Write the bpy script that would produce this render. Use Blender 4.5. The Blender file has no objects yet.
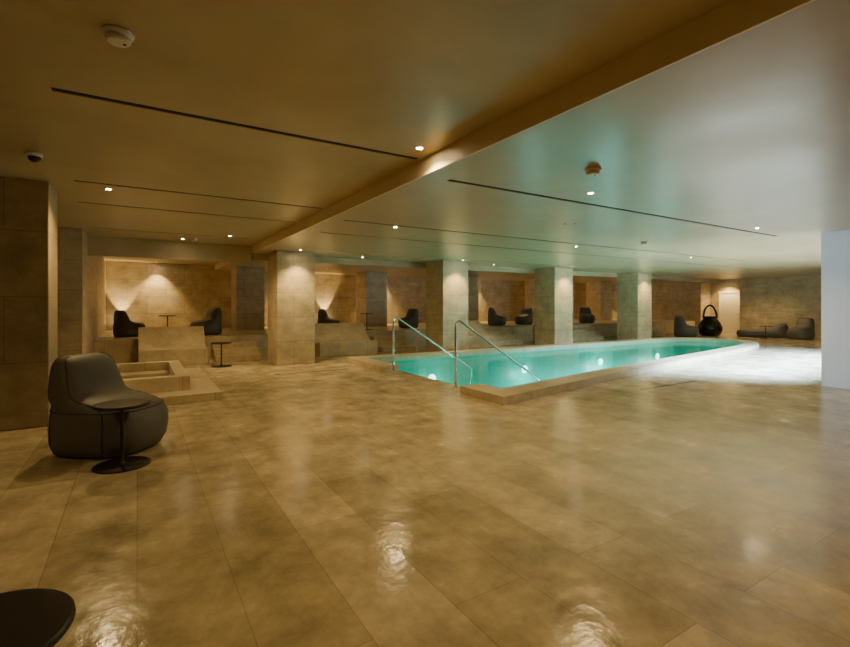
import bpy, bmesh, math, random
from mathutils import Vector, Matrix
random.seed(4)
S=bpy.context.scene
COL=S.collection
# ------------------------------------------------------------------ materials
def mat(name):
    m=bpy.data.materials.new(name); m.use_nodes=True
    nt=m.node_tree; return m,nt,nt.nodes['Principled BSDF']
def N(nt,t,**k):
    n=nt.nodes.new(t)
    for a,b in k.items():
        if a in n.inputs.keys(): n.inputs[a].default_value=b
        else: setattr(n,a,b)
    return n
def simple(name,c,r=.5,metal=0,emit=None,es=0,bump=0,bscale=60):
    m,nt,b=mat(name)
    b.inputs['Base Color'].default_value=(*c,1); b.inputs['Roughness'].default_value=r; b.inputs['Metallic'].default_value=metal
    if emit: b.inputs['Emission Color'].default_value=(*emit,1); b.inputs['Emission Strength'].default_value=es
    if bump:
        tc=N(nt,'ShaderNodeTexCoord'); no=N(nt,'ShaderNodeTexNoise'); no.inputs['Scale'].default_value=bscale
        nt.links.new(tc.outputs['Object'],no.inputs['Vector'])
        bp=N(nt,'ShaderNodeBump'); bp.inputs['Strength'].default_value=bump; bp.inputs['Distance'].default_value=.01
        nt.links.new(no.outputs['Fac'],bp.inputs['Height']); nt.links.new(bp.outputs['Normal'],b.inputs['Normal'])
    return m
def stone(name,mode,c1,c2,mortar,bw,rh,r0,r1,strata=1.0,bump=.08,off=.5,msize=.004,aniso=(.7,3.5),blotch=(.76,1.18)):
    m,nt,b=mat(name); L=nt.links.new
    tc=N(nt,'ShaderNodeTexCoord'); sp=N(nt,'ShaderNodeSeparateXYZ'); L(tc.outputs['Object'],sp.inputs[0])
    cb=N(nt,'ShaderNodeCombineXYZ')
    if mode=='floor': L(sp.outputs['Y'],cb.inputs[0]); L(sp.outputs['X'],cb.inputs[1])
    else:
        ad=N(nt,'ShaderNodeMath',operation='ADD'); L(sp.outputs['X'],ad.inputs[0]); L(sp.outputs['Y'],ad.inputs[1])
        L(ad.outputs[0],cb.inputs[0]); L(sp.outputs['Z'],cb.inputs[1])
    br=N(nt,'ShaderNodeTexBrick'); br.offset=off
    L(cb.outputs[0],br.inputs['Vector'])
    br.inputs['Color1'].default_value=(*c1,1); br.inputs['Color2'].default_value=(*c2,1); br.inputs['Mortar'].default_value=(*mortar,1)
    br.inputs['Scale'].default_value=1; br.inputs['Brick Width'].default_value=bw; br.inputs['Row Height'].default_value=rh
    br.inputs['Mortar Size'].default_value=msize; br.inputs['Mortar Smooth'].default_value=.2; br.inputs['Bias'].default_value=0
    mp=N(nt,'ShaderNodeMapping'); L(cb.outputs[0],mp.inputs[0]); mp.inputs['Scale'].default_value=(*aniso,1)
    n1=N(nt,'ShaderNodeTexNoise'); n1.inputs['Scale'].default_value=1.6; n1.inputs['Detail'].default_value=8; n1.inputs['Roughness'].default_value=.65; n1.inputs['Distortion'].default_value=.5
    L(mp.outputs[0],n1.inputs['Vector'])
    rp=N(nt,'ShaderNodeMapRange'); L(n1.outputs['Fac'],rp.inputs[0]); rp.inputs[1].default_value=.3; rp.inputs[2].default_value=.7
    rp.inputs[3].default_value=1-.38*strata; rp.inputs[4].default_value=1+.3*strata
    n2=N(nt,'ShaderNodeTexNoise'); n2.inputs['Scale'].default_value=2.3; n2.inputs['Detail'].default_value=12; n2.inputs['Roughness'].default_value=.72
    L(tc.outputs['Object'],n2.inputs['Vector'])
    rp2=N(nt,'ShaderNodeMapRange'); L(n2.outputs['Fac'],rp2.inputs[0]); rp2.inputs[1].default_value=.35; rp2.inputs[2].default_value=.65
    rp2.inputs[3].default_value=blotch[0]; rp2.inputs[4].default_value=blotch[1]
    mu=N(nt,'ShaderNodeMath',operation='MULTIPLY'); L(rp.outputs[0],mu.inputs[0]); L(rp2.outputs[0],mu.inputs[1])
    vm=N(nt,'ShaderNodeVectorMath',operation='SCALE'); L(br.outputs['Color'],vm.inputs[0]); L(mu.outputs[0],vm.inputs['Scale'])
    L(vm.outputs[0],b.inputs['Base Color'])
    rr=N(nt,'ShaderNodeMapRange'); L(n2.outputs['Fac'],rr.inputs[0]); rr.inputs[1].default_value=.3; rr.inputs[2].default_value=.7
    rr.inputs[3].default_value=r0; rr.inputs[4].default_value=r1; L(rr.outputs[0],b.inputs['Roughness'])
    bp=N(nt,'ShaderNodeBump'); bp.inputs['Strength'].default_value=bump; bp.inputs['Distance'].default_value=.02
    n3=N(nt,'ShaderNodeTexNoise'); n3.inputs['Scale'].default_value=9; n3.inputs['Detail'].default_value=4
    L(tc.outputs['Object'],n3.inputs['Vector'])
    L(n3.outputs['Fac'],bp.inputs['Height']); L(bp.outputs['Normal'],b.inputs['Normal'])
    return m
M_floor=stone('travertine_floor','floor',(.41,.34,.20),(.56,.465,.30),(.32,.255,.155),1.9,.45,.08,.3,.45,.17,.37,.003,(.9,1.8),(.66,1.22))
M_wall=stone('travertine_wall','wall',(.48,.395,.245),(.56,.465,.305),(.27,.205,.11),1.2,.6,.35,.6,.55,.12,.5,.004,(.8,2.6),(.76,1.2))
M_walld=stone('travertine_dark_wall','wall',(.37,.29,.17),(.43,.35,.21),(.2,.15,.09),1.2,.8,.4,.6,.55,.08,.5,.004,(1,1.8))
M_cope=stone('travertine_coping','wall',(.52,.43,.27),(.58,.48,.31),(.3,.22,.12),.9,3,.25,.45,.35,.06,.0,.004,(.8,2))
def ceilmat(name,c1,c2,r0,r1,bs=.15,bsc=3.2,det=4,cs=1.1,cd=7):
    m,nt,b=mat(name); L=nt.links.new
    tc=N(nt,'ShaderNodeTexCoord')
    n=N(nt,'ShaderNodeTexNoise'); n.inputs['Scale'].default_value=cs; n.inputs['Detail'].default_value=cd; n.inputs['Roughness'].default_value=.55; n.inputs['Distortion'].default_value=.3
    L(tc.outputs['Object'],n.inputs['Vector'])
    cr=N(nt,'ShaderNodeValToRGB'); cr.color_ramp.elements[0].position=.28; cr.color_ramp.elements[1].position=.72
    cr.color_ramp.elements[0].color=(*c1,1); cr.color_ramp.elements[1].color=(*c2,1)
    L(n.outputs['Fac'],cr.inputs[0]); L(cr.outputs[0],b.inputs['Base Color'])
    rr=N(nt,'ShaderNodeMapRange'); L(n.outputs['Fac'],rr.inputs[0]); rr.inputs[1].default_value=.25; rr.inputs[2].default_value=.75
    rr.inputs[3].default_value=r0; rr.inputs[4].default_value=r1; L(rr.outputs[0],b.inputs['Roughness'])
    n2=N(nt,'ShaderNodeTexNoise'); n2.inputs['Scale'].default_value=bsc; n2.inputs['Detail'].default_value=det
    L(tc.outputs['Object'],n2.inputs['Vector'])
    bp=N(nt,'ShaderNodeBump'); bp.inputs['Strength'].default_value=bs; bp.inputs['Distance'].default_value=.03
    L(n2.outputs['Fac'],bp.inputs['Height']); L(bp.outputs['Normal'],b.inputs['Normal'])
    return m
M_ceil=ceilmat('venetian_plaster',(.38,.31,.18),(.56,.47,.29),.28,.48,.2)
M_ceilp=ceilmat('venetian_plaster_polished',(.40,.31,.19),(.54,.43,.275),.27,.36,.12,2.6,2,1.2,4)
M_face=ceilmat('venetian_plaster_lit',(.74,.61,.38),(.82,.69,.45),.4,.5)  # lit look of the ceiling step put into a paler plaster colour
M_slot=simple('slot_black',(.006,.005,.004),.8)
M_leather=simple('grey_leatherette',(.11,.105,.092),.55,bump=.2,bscale=90)
M_pipe=simple('seam_piping',(.05,.047,.042),.6)
M_table=simple('dark_metal',(.035,.03,.026),.4,.5,bump=.02)
M_steel=simple('brushed_steel',(.75,.75,.73),.18,1,bump=.01)
M_white=simple('white_plastic',(.75,.73,.68),.4,bump=.02)
M_black=simple('black_glass',(.01,.01,.01),.15,bump=.01)
M_bulb=simple('bulb_glow',(1,.9,.7),.4,emit=(1,.78,.45),es=220)
M_plight=simple('pool_light_glow',(1,1,1),.4,emit=(.6,1,.95),es=3)
M_door=simple('cream_door',(.78,.72,.56),.45,bump=.03,bscale=8)
M_frost=simple('frosted_daylight_glass',(.8,.85,.9),.3,emit=(.45,.68,1.0),es=.33,bump=.02)
M_frame=simple('white_painted_frame',(.7,.75,.8),.4,0,bump=.01)
M_trim=simple('lamp_trim',(.5,.45,.35),.4,.5,bump=.01)
M_pool,nt,b=mat('pool_mosaic'); L=nt.links.new
tc=N(nt,'ShaderNodeTexCoord'); br=N(nt,'ShaderNodeTexBrick'); br.offset=0
L(tc.outputs['Object'],br.inputs['Vector']); br.inputs['Scale'].default_value=1
br.inputs['Brick Width'].default_value=.15; br.inputs['Row Height'].default_value=.15; br.inputs['Mortar Size'].default_value=.004
br.inputs['Color1'].default_value=(.015,.46,.38,1); br.inputs['Color2'].default_value=(.03,.52,.43,1); br.inputs['Mortar'].default_value=(.05,.4,.34,1)
L(br.outputs['Color'],b.inputs['Base Color']); b.inputs['Roughness'].default_value=.4
M_water=bpy.data.materials.new('pool_water'); M_water.use_nodes=True; nt=M_water.node_tree; nt.nodes.clear(); L=nt.links.new
out=N(nt,'ShaderNodeOutputMaterial'); mx=N(nt,'ShaderNodeMixShader'); tr=N(nt,'ShaderNodeBsdfTransparent'); tr.inputs[0].default_value=(.64,.97,.91,1)
gl=N(nt,'ShaderNodeBsdfGlossy'); gl.inputs['Roughness'].default_value=.03; fr=N(nt,'ShaderNodeFresnel'); fr.inputs[0].default_value=1.08
tc=N(nt,'ShaderNodeTexCoord'); no=N(nt,'ShaderNodeTexNoise'); no.inputs['Scale'].default_value=2.2; no.inputs['Detail'].default_value=3
L(tc.outputs['Object'],no.inputs['Vector']); bp=N(nt,'ShaderNodeBump'); bp.inputs['Strength'].default_value=.2; bp.inputs['Distance'].default_value=.03
L(no.outputs['Fac'],bp.inputs['Height']); L(bp.outputs[0],gl.inputs['Normal']); L(bp.outputs[0],fr.inputs['Normal'])
L(fr.outputs[0],mx.inputs[0]); L(tr.outputs[0],mx.inputs[1]); L(gl.outputs[0],mx.inputs[2]); L(mx.outputs[0],out.inputs[0])

# ------------------------------------------------------------------ mesh helpers
def box(bm,x0,x1,y0,y1,z0,z1,mi=0):
    v=[bm.verts.new((x,y,z)) for z in (z0,z1) for x,y in ((x0,y0),(x1,y0),(x1,y1),(x0,y1))]
    for q in ((3,2,1,0),(4,5,6,7),(0,1,5,4),(1,2,6,5),(2,3,7,6),(3,0,4,7)):
        f=bm.faces.new([v[i] for i in q]); f.material_index=mi
def lathe(bm,prof,cx=0,cy=0,seg=32,mi=0,cap=True):
    rings=[]
    for r,z in prof:
        rings.append([bm.verts.new((cx+r*math.cos(2*math.pi*i/seg),cy+r*math.sin(2*math.pi*i/seg),z)) for i in range(seg)])
    for a,b_ in zip(rings,rings[1:]):
        for i in range(seg):
            f=bm.faces.new((a[i],a[(i+1)%seg],b_[(i+1)%seg],b_[i])); f.material_index=mi; f.smooth=True
    if cap:
        f=bm.faces.new(rings[0][::-1]); f.material_index=mi
        f=bm.faces.new(rings[-1]); f.material_index=mi
def tube(bm,pts,r,seg=12,mi=0,closed=False):
    pts=[Vector(p) for p in pts]; rings=[]; n=len(pts); up=None
    for i,p in enumerate(pts):
        if closed: t=pts[(i+1)%n]-pts[i-1]
        else: t=pts[min(i+1,n-1)]-pts[max(i-1,0)]
        t.normalize()
        if up is None:
            up=Vector((0,0,1)) if abs(t.z)<.9 else Vector((1,0,0))
        a=t.cross(up).normalized(); u2=a.cross(t).normalized(); up=u2
        rings.append([bm.verts.new(p+a*r*math.cos(2*math.pi*k/seg)+u2*r*math.sin(2*math.pi*k/seg)) for k in range(seg)])
    pairs=list(zip(rings,rings[1:]))
    if closed: pairs.append((rings[-1],rings[0]))
    for A,B in pairs:
        for k in range(seg):
            f=bm.faces.new((A[k],A[(k+1)%seg],B[(k+1)%seg],B[k])); f.material_index=mi; f.smooth=True
    if not closed:
        bm.faces.new(rings[0][::-1]).material_index=mi; bm.faces.new(rings[-1]).material_index=mi
def fin(name,bm,mats,bevel=0,loc=None,rz=0,recalc=True):
    if recalc: bmesh.ops.recalc_face_normals(bm,faces=bm.faces)
    me=bpy.data.meshes.new(name); bm.to_mesh(me); bm.free()
    for m in mats: me.materials.append(m)
    o=bpy.data.objects.new(name,me); COL.objects.link(o)
    if loc: o.location=loc
    o.rotation_euler.z=rz
    if bevel:
        b=o.modifiers.new('bev','BEVEL'); b.width=bevel; b.segments=2; b.limit_method='ANGLE'
    return o
def boxo(name,x0,x1,y0,y1,z0,z1,m,bevel=0):
    bm=bmesh.new(); box(bm,x0,x1,y0,y1,z0,z1); return fin(name,bm,[m],bevel)
def inst(name,o,loc,rz=0,sc=1):
    n=bpy.data.objects.new(name,o.data); COL.objects.link(n); n.location=loc; n.rotation_euler.z=rz; n.scale=(sc,)*3
    return n
def crom(pts,n=6):
    out=[]
    P=[pts[0]]+list(pts)+[pts[-1]]
    for i in range(1,len(P)-2):
        p0,p1,p2,p3=[Vector(q) for q in P[i-1:i+3]]
        for k in range(n):
            t=k/n
            out.append(.5*((2*p1)+(-p0+p2)*t+(2*p0-5*p1+4*p2-p3)*t*t+(-p0+3*p1-3*p2+p3)*t**3))
    out.append(Vector(pts[-1])); return out

HL=3.03; HR=2.85; XS=2.56
XE=26.5; YB=19.5; XW=-.93; YW=7.35
# ------------------------------------------------------------------ pool outline
near=[(5.1,5.85),(8,6.4),(11,6.9),(14,7.35),(17,7.85),(18.7,8.3),(19.7,9.0),(20.0,9.9),(19.5,10.7),(18.4,11.02),(17,11.05)]
curve=[(v.x,v.y) for v in crom([(a,b_,0) for a,b_ in near],5)]
inner=curve+[(12,11.05),(5.1,11.05),(5.1,9.4),(5.1,6.4)]
def offset(poly,d):
    n=len(poly); out=[]
    for i in range(n):
        p=Vector(poly[i]); a=(p-Vector(poly[i-1])).normalized(); b_=(Vector(poly[(i+1)%n])-p).normalized()
        na=Vector((a.y,-a.x)); nb=Vector((b_.y,-b_.x)); m=(na+nb).normalized()
        out.append(tuple(p+m*d/max(.5,m.dot(na))))
    return out
outer=offset(inner,.45); n=len(inner)
bm=bmesh.new()
def loop(pts,z):
    vs=[bm.verts.new((x,y,z)) for x,y in pts]
    return vs,[bm.edges.new((vs[i],vs[(i+1)%len(vs)])) for i in range(len(vs))]
v1,e1=loop([(-6,-4),(XE+2,-4),(XE+2,YB+.5),(-6,YB+.5)],0); v2,e2=loop(inner,0)
bmesh.ops.triangle_fill(bm,use_beauty=True,edges=e1+e2)
for f in bm.faces:
    f.normal_update()
    if f.normal.z<0: f.normal_flip()
fin('floor',bm,[M_floor],recalc=False)
bm=bmesh.new(); D=-1.25
top=[bm.verts.new((x,y,0)) for x,y in inner]; bot=[bm.verts.new((x,y,D)) for x,y in inner]
for i in range(n): bm.faces.new((top[i],top[(i+1)%n],bot[(i+1)%n],bot[i]))
bm.faces.new(bot)
for k in range(4): box(bm,5.1,5.1+.4*(4-k),6.4,9.4,D,D+.25*(k+1)-.02)
fin('swimming_pool_basin',bm,[M_pool])
bm=bmesh.new(); f=bm.faces.new([bm.verts.new((x,y,-.03)) for x,y in inner]); f.normal_update()
if f.normal.z<0: f.normal_flip()
fin('pool_water',bm,[M_water],recalc=False)
bm=bmesh.new(); H=.13
for i in range(n):
    j=(i+1)%n
    if (abs(inner[i][0]-5.1)<.01 and abs(inner[j][0]-5.1)<.01 and max(inner[i][1],inner[j][1])<9.5 and min(inner[i][1],inner[j][1])>6.3): continue
    a,b_,c,d=inner[i],inner[j],outer[j],outer[i]
    lo=[bm.verts.new((*p,.001)) for p in (a,b_,c,d)]; hi=[bm.verts.new((*p,H)) for p in (a,b_,c,d)]
    bm.faces.new(hi); bm.faces.new((lo[0],lo[1],hi[1],hi[0])); bm.faces.new((lo[3],lo[2],hi[2],hi[3]))
    bm.faces.new((lo[0],lo[3],hi[3],hi[0])); bm.faces.new((lo[1],lo[2],hi[2],hi[1]))
fin('pool_coping',bm,[M_cope])
bm=bmesh.new(); box(bm,7.6,9.4,5.0,5.03,0,.003); box(bm,2.5,4.2,10.2,10.25,0,.004)
fin('floor_drain_grate',bm,[M_slot])
# ------------------------------------------------------------------ shell
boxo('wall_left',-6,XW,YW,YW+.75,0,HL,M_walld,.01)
boxo('wall_left_recess',XW-1.2,XW-.8,YW+.75,11.5,0,HL,M_wall)
boxo('wall_left_return',XW-1.2,XW,11.5,YB,0,HL,M_wall)
boxo('wall_back',-2,XE+2,YB,YB+.3,0,HL+.1,M_wall)
boxo('wall_west',-6.3,-6,-4,YW+.6,0,HL,M_wall)
boxo('wall_south',-6,11,-4.3,-4,0,HL,M_wall)
def ceiling(name,x0,x1,y0,y1,z,slots,m):
    bm=bmesh.new(); cur=y0
    for (sy,sx0,sx1) in sorted(slots):
        w=.036
        box(bm,x0,x1,cur,sy-w,z,z+.12)
        if sx0>x0: box(bm,x0,sx0,sy-w,sy+w,z,z+.12)
        if sx1<x1: box(bm,sx1,x1,sy-w,sy+w,z,z+.12)
        box(bm,sx0,sx1,sy-w,sy+w,z+.008,z+.12,1)
        cur=sy+w
    box(bm,x0,x1,cur,y1,z,z+.12)
    fin(name,bm,[m,M_slot])
ceiling('ceiling_left',-6,XS,-4,YB,HL,[(4.2,-.52,2.5),(7.15,-.66,2.5),(8.6,-.75,2.5),(11.3,-.8,2.4)],M_ceil)
ceiling('ceiling_right',XS,XE+2,-4,YB,HR,[(4.15,2.86,10.7),(7.0,2.8,16),(8.4,2.9,20),(11.25,4.2,22)],M_ceilp)
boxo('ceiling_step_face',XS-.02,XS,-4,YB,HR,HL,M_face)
boxo('bulkhead_left',XW,XS-.03,12.66,12.95,2.6,HL-.002,M_ceil)
boxo('bulkhead_right',XS,XE,12.66,12.95,2.68,HR-.002,M_ceil)
for i,x in enumerate((2.93,7.84,12.62,17.45,22.3)):
    if i<4: boxo('stone_column' ,x,x+.95,11.66,12.64,0,HR+(-.001),M_wall,.008)
    boxo('stone_column',x,x+.95,17.2,18.2,0.62,HR-.001,M_wall,.008)
bm=bmesh.new()
box(bm,XE,XE+.3,13.9,YB,0,HR); box(bm,XE,XE+.3,3,11.95,0,HR); box(bm,XE,XE+.3,11.95,13.9,2.7,HR)
box(bm,XE+1,XE+1.2,11.7,14.1,0,HR); box(bm,XE+.3,XE+1,11.75,11.95,0,HR); box(bm,XE+.3,XE+1,13.9,14.1,0,HR)
fin('wall_end',bm,[M_wall])
bm=bmesh.new(); box(bm,XE+.95,XE+.998,12.3,13.35,0,2.15); box(bm,XE+.92,XE+.998,12.22,12.3,0,2.23); box(bm,XE+.92,XE+.998,13.35,13.43,0,2.23); box(bm,XE+.92,XE+.998,12.3,13.35,2.15,2.23)
tube(bm,[(XE+.9,12.4,1.0),(XE+.9,12.52,1.0)],.012,mi=1); box(bm,XE+.9,XE+.95,12.4,12.42,.99,1.01,1)
fin('door_1',bm,[M_door,M_steel])
boxo('stone_platform',XW+.001,XE-.001,14.2,YB-.001,0,.619,M_cope,.01)
def steps(x0,x1):
    bm=bmesh.new()
    for k in range(3): box(bm,x0,x1,14.2-.32*(3-k),14.2-.32*(2-k),0,.155*(k+1))
    fin('stone_steps',bm,[M_cope],.006)
for a,b_ in ((1.75,2.9),(6.6,7.8),(11.3,12.6),(16.2,17.4),(20.6,22)): steps(a,b_)
def lounger(x0,x1,y0=12.95):
    prof=[(0,0),(0,.42),(.42,.36),(.62,.42),(1.12,.92),(1.235,.92),(1.235,0)]
    bm=bmesh.new()
    A=[bm.verts.new((x0,y0+p,z)) for p,z in prof]; B=[bm.verts.new((x1,y0+p,z)) for p,z in prof]
    for i in range(len(prof)):
        j=(i+1)%len(prof); bm.faces.new((A[i],A[j],B[j],B[i]))
    bm.faces.new(A); bm.faces.new(B); fin('stone_chaise_lounge',bm,[M_cope],.015)
for a,b_ in ((.02,1.55),(4.45,6.3),(9.3,11.1),(14.1,15.9)): lounger(a,b_)
bm=bmesh.new()
def ring(x0,x1,y0,y1,w,z0,z1):
    box(bm,x0,x1,y0,y0+w,z0,z1); box(bm,x0,x1,y1-w,y1,z0,z1); box(bm,x0,x0+w,y0+w,y1-w,z0,z1); box(bm,x1-w,x1,y0+w,y1-w,z0,z1)
ring(XW+.01,1.15,7.96,11.3,.42,.001,.13)
ring(XW+.43,.73,8.38,10.88,.2,.001,.36)
box(bm,XW+.63,.53,8.58,10.68,.001,.04)
box(bm,XW+.63,.53,10.25,10.68,.04,.2)
fin('whirlpool_tub',bm,[M_cope],.008)
def rail(y):
    bm=bmesh.new()
    pts=[(4.88,y,0.012),(4.88,y,.6),(4.88,y,1.1)]
    for k in range(1,7):
        a=k/6*math.radians(120); pts.append((4.88+.085*(1-math.cos(a)),y,1.12+.085*math.sin(a)))
    pts+=[(6.95,y,-.01),(7.05,y,-.07),(7.07,y,-.2),(7.07,y,D+.01)]
    tube(bm,pts,.022)
    lathe(bm,[(.055,.001),(.055,.02),(.03,.03)],4.88,y)
    fin('pool_handrail',bm,[M_steel])
rail(6.85); rail(9.25)
# ------------------------------------------------------------------ bean bag chair
def beanbag(name):
    bm=bmesh.new(); seg=32
    lv=[(0.0,-.40,.38,.33),(.03,-.45,.46,.39),(.12,-.475,.51,.43),(.26,-.48,.53,.44),(.37,-.475,.52,.43),(.45,-.47,.48,.41),(.495,-.465,.40,.39),
        (.525,-.46,.26,.38),(.55,-.46,.10,.37),(.60,-.455,-.0,.37),(.70,-.45,-.05,.36),(.82,-.44,-.10,.34),(.91,-.425,-.15,.31),(.96,-.40,-.20,.27),(.98,-.37,-.25,.2)]
    rings=[]
    for z,a,b_,w in lv:
        R=[]
        for i in range(seg):
            t=2*math.pi*i/seg; ct,st=math.cos(t),math.sin(t); e=.72
            R.append(bm.verts.new(((a+b_)/2+(b_-a)/2*math.copysign(abs(ct)**e,ct), w*math.copysign(abs(st)**e,st), z)))
        rings.append(R)
    for A,B in zip(rings,rings[1:]):
        for i in range(seg):
            f=bm.faces.new((A[i],A[(i+1)%seg],B[(i+1)%seg],B[i])); f.smooth=True
    bm.faces.new(rings[0][::-1]); f=bm.faces.new(rings[-1]); f.smooth=True
    for idx in (6,26,11,21):
        pts=[Vector(rings[k][idx].co) for k in range(1,len(rings))]
        tube(bm,crom(pts,3),.006,6,1)
    tube(bm,[Vector(v.co) for v in rings[5]],.007,6,1,closed=True)
    return fin(name,bm,[M_leather,M_pipe])
bb=beanbag('bean_bag_chair'); bb.location=(-.25,5.9,0); bb.rotation_euler.z=math.radians(-38)
for x,y,z,r,s in ((-.2,15.5,.62,20,.75),(1.75,15.1,.62,200,.82),(5.6,15.4,.62,-30,.75),(8.9,15.6,.62,190,.75),(13.2,15.5,.62,-30,.78),(14.9,15.6,.62,190,.78),(18.9,15.4,.62,-120,.78),(22.1,12.3,0,-40,1),(24.7,8.7,0,160,.95)):
    inst('bean_bag_chair',bb,(x,y,z),math.radians(r),s)
bm=bmesh.new(); seg=28; rings=[]
for z,a,b_,w in ((0,-.9,.9,.4),(.04,-1,1,.46),(.16,-1.05,1.03,.5),(.27,-1.04,1.0,.48),(.33,-1.0,.9,.44),(.36,-.98,.3,.4),(.42,-.96,-.2,.38),(.52,-.94,-.4,.36),(.62,-.9,-.6,.3),(.66,-.85,-.7,.22)):
    R=[]
    for i in range(seg):
        t=2*math.pi*i/seg; ct,st=math.cos(t),math.sin(t); e=.6
        R.append(bm.verts.new(((a+b_)/2+(b_-a)/2*math.copysign(abs(ct)**e,ct), w*math.copysign(abs(st)**e,st), z)))
    rings.append(R)
for A,B in zip(rings,rings[1:]):
    for i in range(seg):
        f=bm.faces.new((A[i],A[(i+1)%seg],B[(i+1)%seg],B[i])); f.smooth=True
bm.faces.new(rings[0][::-1]); bm.faces.new(rings[-1])
fin('lounge_cushion',bm,[M_leather],loc=(25.0,10.3,0),rz=math.radians(120))
def table(name,x,y,z=0):
    bm=bmesh.new()
    lathe(bm,[(.225,.0),(.235,.006),(.23,.014),(.03,.02),(.016,.04),(.016,.54),(.03,.552),(.225,.556),(.232,.566),(.23,.58),(.215,.583)],0,0,48)
    return fin(name,bm,[M_table],loc=(x,y,z))
table('side_table',-.12,5.2); table('side_table',-.39,1.75)
for x,y,z in ((.75,15.4,.62),(7.0,15.3,.62),(23.6,9.6,0),(10.5,15.5,.62)): table('side_table',x,y,z)
table('side_table',1.75,12.3)
bm=bmesh.new()
lathe(bm,[(.3,0),(.42,.05),(.52,.25),(.53,.42),(.45,.62),(.32,.8),(.24,.9),(.27,.95),(.24,.95),(.2,.88)],0,0,40)
tube(bm,[(0,.3*math.cos(a)*1.0,.86+.62*math.sin(a)) for a in [math.pi*k/20 for k in range(21)]],.045,10)
fin('hooped_vase',bm,[M_black],loc=(23.7,12.0,0),rz=math.radians(50))
# ------------------------------------------------------------------ daylight window at right
XP=10.82
bm=bmesh.new()
box(bm,XP+.04,19.0,3.46,3.5,0,HR-.001,0)
box(bm,XP,XP+.04,1.0,3.5,0,HR-.001,0)
for x in [13,15,17,19]: box(bm,x,x+.06,3.44,3.54,0,HR-.001,1)
fin('window_1',bm,[M_frost,M_frame])
boxo('wall_right_far',19.06,XE,3.2,3.5,0,HR,M_wall)
boxo('wall_right_near',XP,11.2,-4,1.0,0,HR,M_wall)
# ------------------------------------------------------------------ ceiling devices
def detector(x,y,z):
    bm=bmesh.new(); lathe(bm,[(.05,-.06),(.062,-.05),(.062,-.035),(.05,-.03),(.05,-.025),(.075,-.02),(.078,-.004),(.075,0)],0,0,32)
    lathe(bm,[(.008,-.064),(.01,-.058)],.03,0,12,1)
    fin('smoke_detector',bm,[M_white,M_black],loc=(x,y,z))
detector(-.09,3.13,HL); detector(3.85,3.06,HR); detector(1.1,11.9,HL); detector(9.2,6.0,HR)
bm=bmesh.new(); lathe(bm,[(.07,0),(.072,-.03),(.06,-.04),(.056,-.041)],0,0,32,0)
lathe(bm,[(.055,-.04),(.05,-.065),(.035,-.085),(.012,-.094)],0,0,32,1); fin('dome_security_camera',bm,[M_white,M_black],loc=(-.88,6.05,HL))
WARM=(1,.69,.29)
def down(x,y,z,e=130,ang=110,col=WARM,blend=.8):
    bm=bmesh.new(); lathe(bm,[(.045,-.001),(.047,-.006),(.034,-.007),(.030,-.002)],0,0,24,0,cap=False)
    lathe(bm,[(.0005,-.003),(.030,-.003)],0,0,24,1,cap=False)
    o=fin('ceiling_spotlight',bm,[M_trim,M_bulb],loc=(x,y,z))
    l=bpy.data.lights.new('lamp','SPOT'); l.energy=e; l.spot_size=math.radians(ang); l.spot_blend=blend; l.color=col; l.shadow_soft_size=.02
    lo=bpy.data.objects.new('lamp',l); COL.objects.link(lo); lo.parent=o; lo.location=(0,0,-.03)
for x,y,e in ((2.34,3.89,120),(-.32,7.42,130),(1.75,11.06,130),(-2.6,3.9,60),(-1.2,.2,45),(1.4,.4,80)): down(x,y,HL,e,140)  # last spot is out of view, added to brighten the ceiling step face
for x,y,e in ((3.8,7.13,140),(4.65,3.73,130),(9.24,3.89,90),(5,-.6,50),(8.5,-.6,40),(8.6,7.3,85),(13.4,7.3,85),(22,8,120),(24.6,10.5,160)): down(x,y,HR,e,140)  # last spot added to brighten the far end wall
for x in (3.4,8.31,13.1,17.9): down(x,11.3,HR,210,100)
for x in (.9,5.4,10.2): down(x,12.1,(HL if x<2 else HR),80,120)  # middle spot added to brighten the stone lounger below
for x in (.7,5.9,10.7,15.5,20.3,24.5): down(x,16.4,(HL if x<2 else HR),80,110)
for x in (.6,5.2,9.6,15,20,25): down(x,19.15,(HL if x<2 else HR),320,90)
down(XE+.5,12.9,HR-.0,260,120)
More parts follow.
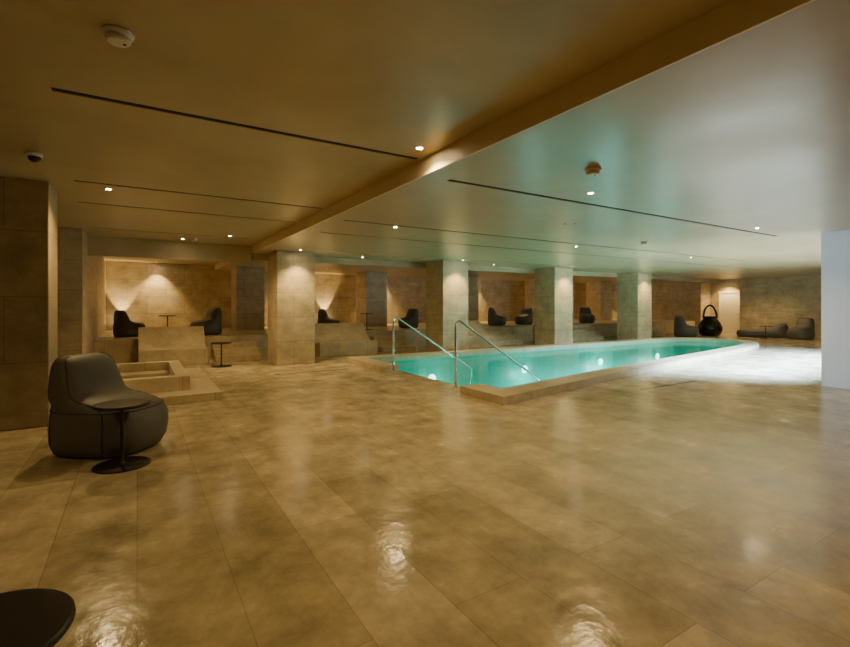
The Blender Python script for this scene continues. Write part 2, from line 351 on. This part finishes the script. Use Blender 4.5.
def up(x,y,z,e=300):
    bm=bmesh.new(); lathe(bm,[(.05,0),(.055,.02),(.055,.1),(.045,.11),(.04,.1)],0,0,24,0); lathe(bm,[(.0005,.105),(.04,.105)],0,0,24,1,cap=False)
    o=fin('wall_uplight',bm,[M_trim,M_bulb],loc=(x,y,z))
    l=bpy.data.lights.new('lamp','SPOT'); l.energy=e; l.spot_size=math.radians(50); l.spot_blend=.4; l.color=WARM; l.shadow_soft_size=.02
    lo=bpy.data.objects.new('lamp',l); COL.objects.link(lo); lo.parent=o; lo.location=(0,0,.13); lo.rotation_euler=(math.radians(180-6),0,0)
for x in (-.45,6.9,13.9,20.8): up(x,19.2,.62)
for x,y in ((7,10.95),(10.5,10.95),(14.2,10.95),(17.6,10.9),(7.2,6.4),(11,7.05),(15,7.7)):
    bm=bmesh.new()
    lathe(bm,[(.0005,.0),(.1,.0),(.12,.01),(.12,.03)],0,0,24,0,cap=False)
    o=fin('underwater_light',bm,[M_plight],loc=(x,y+(.03 if y>9 else -.02),-.55))
    o.rotation_euler=(math.radians(90 if y>9 else -90),0,0)
    l=bpy.data.lights.new('lamp','POINT'); l.energy=(44 if x>12 else 26); l.color=(.65,1,.93); l.shadow_soft_size=.12
    lo=bpy.data.objects.new('underwater_lamp',l); COL.objects.link(lo); lo.location=(x,y+(-.35 if y>9 else .4),-.8)
def area(name,loc,rot,sx,sy,e,col):
    l=bpy.data.lights.new(name,'AREA'); l.shape='RECTANGLE'; l.size=sx; l.size_y=sy; l.energy=e; l.color=col
    o=bpy.data.objects.new(name,l); COL.objects.link(o); o.location=loc; o.rotation_euler=rot; return o
a=area('window_daylight',(14.5,3.62,1.9),(math.radians(38),0,0),7.2,1.6,4200,(.45,.66,1)); a.data.spread=math.radians(80)
w=bpy.data.worlds.new('w'); S.world=w; w.use_nodes=True; w.node_tree.nodes['Background'].inputs[0].default_value=(.5,.4,.25,1); w.node_tree.nodes['Background'].inputs[1].default_value=.02
c=bpy.data.cameras.new('camera'); c.sensor_width=36; c.lens=466/850*36; c.shift_y=-18.5/850; c.clip_start=.05
co=bpy.data.objects.new('camera',c); COL.objects.link(co); co.location=(0,0,1.5); co.rotation_euler=(math.radians(90),0,-math.atan2(.5255,.8508)); S.camera=co
